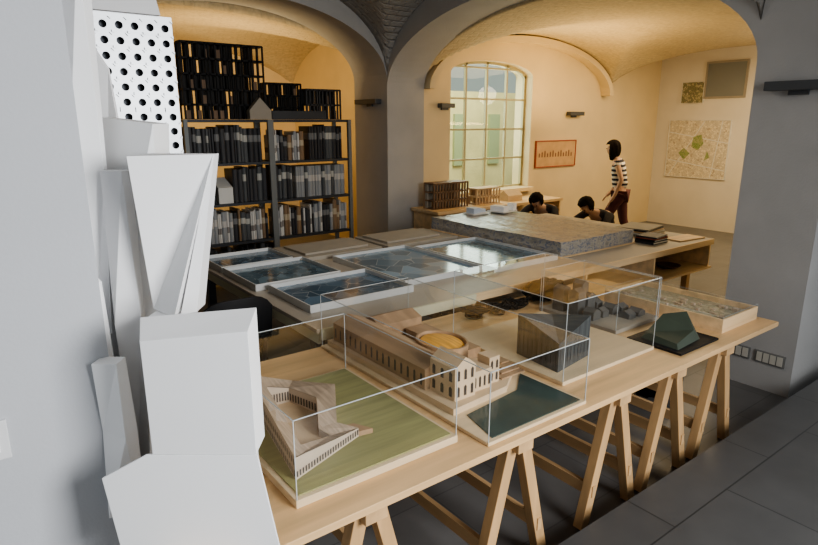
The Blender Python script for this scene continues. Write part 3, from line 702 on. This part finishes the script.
Q().box(-.74,-.46,.02,.08,.722,1.020).obj('inner_support',M_foamg,parent=t)
foam('faceted_foam_tower','tall white faceted foam tower with folded triangular faces',1.76,[
  ('upper_volume',[rg(-.825,-.725,.09,.15,1.36,1.36,.0),rg(-.815,-.60,.0,.16,1.85,1.85,.11)],M_foam),
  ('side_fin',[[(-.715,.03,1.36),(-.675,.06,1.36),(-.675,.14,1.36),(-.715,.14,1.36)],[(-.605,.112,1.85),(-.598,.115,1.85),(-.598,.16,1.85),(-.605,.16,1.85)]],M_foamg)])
foam('stepped_foam_tower','slim white stepped foam tower under the faceted one',1.76,[
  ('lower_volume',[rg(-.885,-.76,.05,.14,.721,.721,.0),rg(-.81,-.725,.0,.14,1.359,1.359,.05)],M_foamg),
  ('ledge_block',[rg(-.78,-.67,.0,.10,1.24,1.26),rg(-.775,-.68,.0,.10,1.32,1.34)],M_foam)])
foam('slanted_foam_tower','narrow white slanted foam tower standing on the worktop',1.93,[
  ('tower_block',[rg(-.985,-.88,.05,.13,.721,.721,.0),rg(-.985,-.85,.0,.13,1.30,1.30,.06),rg(-.985,-.80,.06,.13,1.96,1.94,.0)],M_foam)])
foam('slim_foam_spire','slim white foam column with a sharp ridge',1.845,[
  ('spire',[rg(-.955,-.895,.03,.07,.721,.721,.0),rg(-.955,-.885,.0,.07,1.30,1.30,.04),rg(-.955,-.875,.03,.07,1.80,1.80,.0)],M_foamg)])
foam('stacked_foam_panel','tall white foam panel leaning along the wall edge',1.86,[
  ('upper_panel',[rg(-1.045,-.975,.04,.06,1.27,1.27,.0),rg(-1.04,-.955,.0,.06,1.80,1.80,.04),rg(-1.045,-.935,.04,.06,2.42,2.42,.0)],M_foam)])
foam('leaning_foam_sheet','white leaning foam sheet with a slanted edge',1.86,[
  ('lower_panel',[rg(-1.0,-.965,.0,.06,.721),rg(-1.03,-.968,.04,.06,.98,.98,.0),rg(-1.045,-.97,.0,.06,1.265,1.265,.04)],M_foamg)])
foam('folded_foam_model','small folded white foam piece standing between the towers',1.66,[
  ('folded_block',[rg(-.955,-.87,.0,.08,.721,.721,.05),rg(-.965,-.87,.05,.08,1.0,1.0,0),rg(-.955,-.88,.02,.08,1.24,1.24)],M_foam)])
foam('triangular_foam_model','thin white triangular foam piece with sharp top',1.76,[
  ('wedge',[rg(-1.0,-.94,.0,.06,.721,.721,.05),rg(-1.0,-.965,.0,.06,1.50,1.46,.05)],M_foam)])
foam('pointed_foam_tower','tall thin white foam tower with a pointed top',2.10,[
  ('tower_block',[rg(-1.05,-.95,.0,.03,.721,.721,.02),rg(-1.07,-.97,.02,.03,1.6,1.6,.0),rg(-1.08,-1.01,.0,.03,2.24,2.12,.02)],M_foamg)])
t=thing('foam_block','white foam slab resting on top of the perforated panel','foam model',(.745,3.31,2.452))
Q().loft([rg(-.24,.20,-.04,.05,0),rg(-.19,.14,-.04,.05,.30)]).obj('slab',M_foamg,parent=t)

# ---------------------------------------------------------------- window desk
dk=thing('window_desk','pale desk with open shelf beneath the window','desk',(0,0,0))
Q().box(4.95,7.45,5.90,6.48,.76,.80).obj('desk_top',M_ply,parent=dk,bevel=.003)
Q().box(4.97,7.43,5.95,6.45,.50,.52).obj('shelf_board',M_ply,parent=dk)
for x in (5.0,6.2,7.4):
    Q().box(x-.015,x+.015,5.92,6.46,0,.76).obj('side_panel',M_ply,parent=dk)
slat_model((5.35,6.1,.801),.6,.22,.34,12,3,'dark brown slatted building model on the window desk',M_dkwood,M_board,'slat_model')
slat_model((6.05,6.1,.801),.45,.22,.22,8,2,'low cream and brown building model on the window desk',M_modelbeige,M_modelwood,'slat_model')
t=thing('cardboard_house','small cardboard house model on the window desk','architectural model',(6.6,6.1,.801))
q=Q(); gable(q,-.15,.15,0,.2,0,.08,.07,'x'); q.obj('house_block',M_modelbeige,parent=t)

# ---------------------------------------------------------------- people
def mk_skin(name,verts,edges,radii,mt,parent,sub=2,root=0):
    bm=bmesh.new(); L=bm.verts.layers.skin.verify()
    bv=[bm.verts.new(v) for v in verts]
    for a,b in edges: bm.edges.new((bv[a],bv[b]))
    for i,v in enumerate(bv):
        r=radii[i]; v[L].radius=(r,r) if not hasattr(r,'__len__') else r; v[L].use_root=(i==root)
    me=bpy.data.meshes.new(name); bm.to_mesh(me); bm.free(); me.materials.append(mt)
    o=bpy.data.objects.new(name,me); COL.objects.link(o); o.parent=parent
    sk=o.modifiers.new('Skin','SKIN'); sk.use_smooth_shade=True
    ss=o.modifiers.new('Sub','SUBSURF'); ss.levels=sub; ss.render_levels=sub
    return o
class Sk:
    def __init__(s): s.v=[];s.e=[];s.r=[]
    def n(s,p,r,frm=None):
        s.v.append(p); s.r.append(r)
        if frm is not None: s.e.append((frm,len(s.v)-1))
        return len(s.v)-1
def person(label,loc,rot,J,shirt,pants,hair_len,sleeves=False):
    """J: joint dict in local frame, x forward, y left"""
    t=thing('person',label,'person',loc,rot)
    b=Sk(); P=b.n(J['pelvis'],.10)
    W=b.n(J['waist'],.085,P); C=b.n(J['chest'],.10,W); N=b.n(J['neck'],.045,C); H0=b.n(J['jaw'],.055,N); H1=b.n(J['head'],.080,H0); H2=b.n(J['crown'],.066,H1)
    ns=b.n(tuple(J['jaw'][i]*.5+J['head'][i]*.5+(.083 if i==0 else 0) for i in range(3)),.015,H1)
    for s in ('L','R'):
        sh=b.n(J['sh'+s],.046,C); el=b.n(J['el'+s],.036,sh); wr=b.n(J['wr'+s],.024,el); pm=b.n(J['ha'+s],.03,wr)
        d=(Vector(J['ha'+s])-Vector(J['wr'+s])).normalized(); sd=Vector((0,1,0)); sd=(sd-d*sd.dot(d)).normalized()
        for k in range(4):
            L_=(.07,.08,.075,.06)[k]; o_=sd*(.024*(1.5-k)); a=Vector(J['ha'+s])+d*.03+o_; c=a+d*L_*.55; e=c+d*L_*.35+Vector((0,0,-.02))
            i1=b.n(tuple(a),.009,pm); i2=b.n(tuple(c),.009,i1); b.n(tuple(e),.008,i2)
        th=Vector(J['wr'+s])+d*.03+sd*.035; i1=b.n(tuple(th),.011,wr); b.n(tuple(th+d*.05+sd*.015),.009,i1)
        hp=b.n(J['hip'+s],.082,P); kn=b.n(J['kn'+s],.055,hp); an=b.n(J['an'+s],.035,kn); b.n(J['to'+s],.03,an)
    mk_skin('body',b.v,b.e,b.r,M_skin,t)
    c=Sk(); P=c.n(J['pelvis'],.132); W=c.n(J['waist'],.118,P); C=c.n(J['chest'],.126,W); c.n(tuple(J['chest'][i]*.45+J['neck'][i]*.55 for i in range(3)),.064,C)
    for s in ('L','R'):
        sh=c.n(J['sh'+s],.058,C); f=1 if sleeves else .30
        el=c.n(tuple(J['sh'+s][i]*(1-f)+J['el'+s][i]*f for i in range(3)),.050,sh)
        if sleeves: c.n(J['wr'+s],.034,el)
    mk_skin('shirt',c.v,c.e,c.r,shirt,t)
    c=Sk(); P=c.n(J['pelvis'],.118)
    for s in ('L','R'):
        hp=c.n(J['hip'+s],.098,P)
        kn=c.n(J['kn'+s],.066,hp); c.n(tuple(J['an'+s][i]*.92+J['kn'+s][i]*.08 for i in range(3)),.05,kn)
    mk_skin('trousers',c.v,c.e,c.r,pants,t)
    for s in ('L','R'):
        a=Vector(J['an'+s]); 
        Q().loft([[(a.x-.07,a.y-.04,.002),(a.x+.19,a.y-.045,.002),(a.x+.19,a.y+.045,.002),(a.x-.07,a.y+.04,.002)],[(a.x-.06,a.y-.035,a.z*.6+.02),(a.x+.1,a.y-.035,.055),(a.x+.1,a.y+.035,.055),(a.x-.06,a.y+.035,a.z*.6+.02)]]).obj('shoe',M_shoe,parent=t,bevel=.012)
    hd=Vector(J['head']); up=(Vector(J['crown'])-Vector(J['jaw'])).normalized()
    bm=bmesh.new(); bmesh.ops.create_icosphere(bm,subdivisions=5,radius=1)
    kill=[]
    for v in bm.verts:
        cx,cy,cz=v.co
        if cx>.42 and cz<.35: kill.append(v)
        elif cz<-.45 and hair_len<.05 and cx>-.1: kill.append(v)
        k=1+.035*sin(atan2(cy,cx)*9+cz*3)+.02*sin(atan2(cy,cx)*23)
        low=max(0,-cz)
        flare=1+.12*low if hair_len>.05 else 1-.15*low
        v.co=Vector((cx*.106*k*flare-.014,cy*.096*k*flare,cz*.110 - low*hair_len*(1+.15*sin(atan2(cy,cx)*7))))
    bmesh.ops.delete(bm,geom=kill,context='VERTS')
    me=bpy.data.meshes.new('hair'); bm.to_mesh(me); bm.free(); me.materials.append(M_hair)
    for p in me.polygons: p.use_smooth=True
    h=bpy.data.objects.new('hair',me); COL.objects.link(h); h.parent=t; h.location=hd+up*.02
    ang=atan2(up.x,up.z); h.rotation_euler=(0,ang*.9,0)
    s_=h.modifiers.new('Thick','SOLIDIFY'); s_.thickness=.01
    fw=Vector((cos(ang),0,-sin(ang)))
    for sgn in (-1,1):
        e=hd+fw*.074+Vector((0,sgn*.030,0))
        bm=bmesh.new(); bmesh.ops.create_uvsphere(bm,u_segments=10,v_segments=8,radius=.007); me=bpy.data.meshes.new('eye'); bm.to_mesh(me); bm.free(); me.materials.append(M_hair)
        o=bpy.data.objects.new('eye',me); COL.objects.link(o); o.parent=t; o.location=e
    return t
stand=dict(pelvis=(0,0,.95),waist=(.03,0,1.10),chest=(.07,0,1.29),neck=(.11,0,1.43),jaw=(.155,0,1.48),head=(.165,0,1.555),crown=(.16,0,1.61),
 shL=(.06,.16,1.36),elL=(-.03,.20,1.12),wrL=(.05,.21,.90),haL=(.09,.20,.83),
 shR=(.06,-.16,1.36),elR=(.04,-.20,1.11),wrR=(.16,-.19,.92),haR=(.21,-.18,.86),
 hipL=(0,.08,.88),knL=(.20,.09,.50),anL=(.24,.09,.07),toL=(.37,.10,.035),
 hipR=(0,-.08,.88),knR=(-.06,-.09,.48),anR=(-.30,-.09,.12),toR=(-.19,-.10,.035))
person('woman with dark bob, striped top and dark red trousers, walking',(7.82,5.16,0),radians(115),stand,M_stripe,M_redtr,.075)
sit=dict(pelvis=(0,0,.52),waist=(.07,0,.65),chest=(.22,0,.76),neck=(.35,0,.83),jaw=(.42,0,.85),head=(.46,0,.90),crown=(.50,0,.94),
 shL=(.21,.17,.80),elL=(.40,.26,.66),wrL=(.58,.12,.70),haL=(.64,.08,.71),
 shR=(.21,-.17,.80),elR=(.40,-.26,.66),wrR=(.58,-.12,.70),haR=(.64,-.08,.71),
 hipL=(.02,.10,.50),knL=(.42,.14,.50),anL=(.40,.14,.07),toL=(.52,.15,.035),
 hipR=(.02,-.10,.50),knR=(.42,-.14,.50),anR=(.40,-.14,.07),toR=(.52,-.15,.035))
S1=(6.80,4.62,0); S2=(6.62,5.5,0)
person('dark-haired person in dark shirt bent over while seated on a stool',S1,radians(175),sit,M_dkshirt,M_jeans,.03,True)
person('dark-haired seated person leaning down behind the table',S2,radians(200),sit,M_dkshirt,M_jeans,.03,True)
for loc in (S1,S2):
    t=thing('stool','low round wooden stool under the seated person','stool',loc)
    Q().cyl((0,0),.17,.37,.40,24).obj('seat',M_ply,parent=t,bevel=.004)
    for a in range(4):
        c,s=cos(a*pi/2+.7),sin(a*pi/2+.7); Q().beam((c*.11,s*.11,.37),(c*.17,s*.17,.003),.03,.03).obj('leg',M_mapley,parent=t)

# ---------------------------------------------------------------- lights
def area(name,loc,target,size,power,col,sy=None):
    l=bpy.data.lights.new(name,'AREA'); l.energy=power; l.color=col; l.size=size
    if sy: l.shape='RECTANGLE'; l.size_y=sy
    o=bpy.data.objects.new(name,l); COL.objects.link(o); o.location=loc
    o.rotation_euler=(Vector(target)-Vector(loc)).to_track_quat('-Z','Y').to_euler(); return o
def point(name,loc,power,col,r=.15):
    l=bpy.data.lights.new(name,'POINT'); l.energy=power; l.color=col; l.shadow_soft_size=r
    o=bpy.data.objects.new(name,l); COL.objects.link(o); o.location=loc
a_=area('daylight_behind',(2.2,-2.2,2.4),(.8,2.2,.7),1.8,98,(.98,.99,1)); a_.data.spread=radians(115)
area('daylight_window',(6.58,7.3,2.0),(6.2,4,.7),1.6,55,(.90,.96,1),1.8)
area('courtyard_light',(8.5,8.0,4.5),(9.2,11,1.8),2.5,330,(1,.96,.78))
area('library_lamp',(3.0,7.5,1.9),(3.2,9.6,3.2),1.2,42,(1,.74,.40),.3)
area('library_lamp_low',(1.6,7.6,1.6),(2.2,10,1.4),1.0,13,(1,.74,.40),.3)
area('studio_ceiling_lamp',(8.6,4.3,2.9),(8.6,4.5,0),1.8,70,(1,.78,.48))
area('vault_glow_fill',(7.3,5.4,1.9),(7.3,5.6,4),1.0,32,(1,.68,.31),.5)  # unseen light without a body, added below the vault for its warm glow
point('map_wall_lamp',(9.9,3.4,2.5),24,(1,.86,.66),.2)
area('table_fill_light',(2.9,3.9,3.3),(2.9,3.4,0),1.2,12,(1,.93,.84))  # unseen fill light added above the tables, not a table lamp
w=bpy.data.worlds.new('World'); SC.world=w; w.use_nodes=True
w.node_tree.nodes['Background'].inputs[0].default_value=(.90,.95,1,1); w.node_tree.nodes['Background'].inputs[1].default_value=.55
try: SC.view_settings.look='AgX - Medium High Contrast'
except Exception: pass
# ---------------------------------------------------------------- camera
th=atan(152/600)
cam=bpy.data.cameras.new('camera'); cam.lens=600/818*36; cam.sensor_width=36; cam.clip_start=.05
co=bpy.data.objects.new('camera',cam); COL.objects.link(co); co.location=(0,0,1.95)
F=Vector((.6046*cos(th),.7965*cos(th),-sin(th))); co.rotation_euler=F.to_track_quat('-Z','Y').to_euler()
SC.camera=co
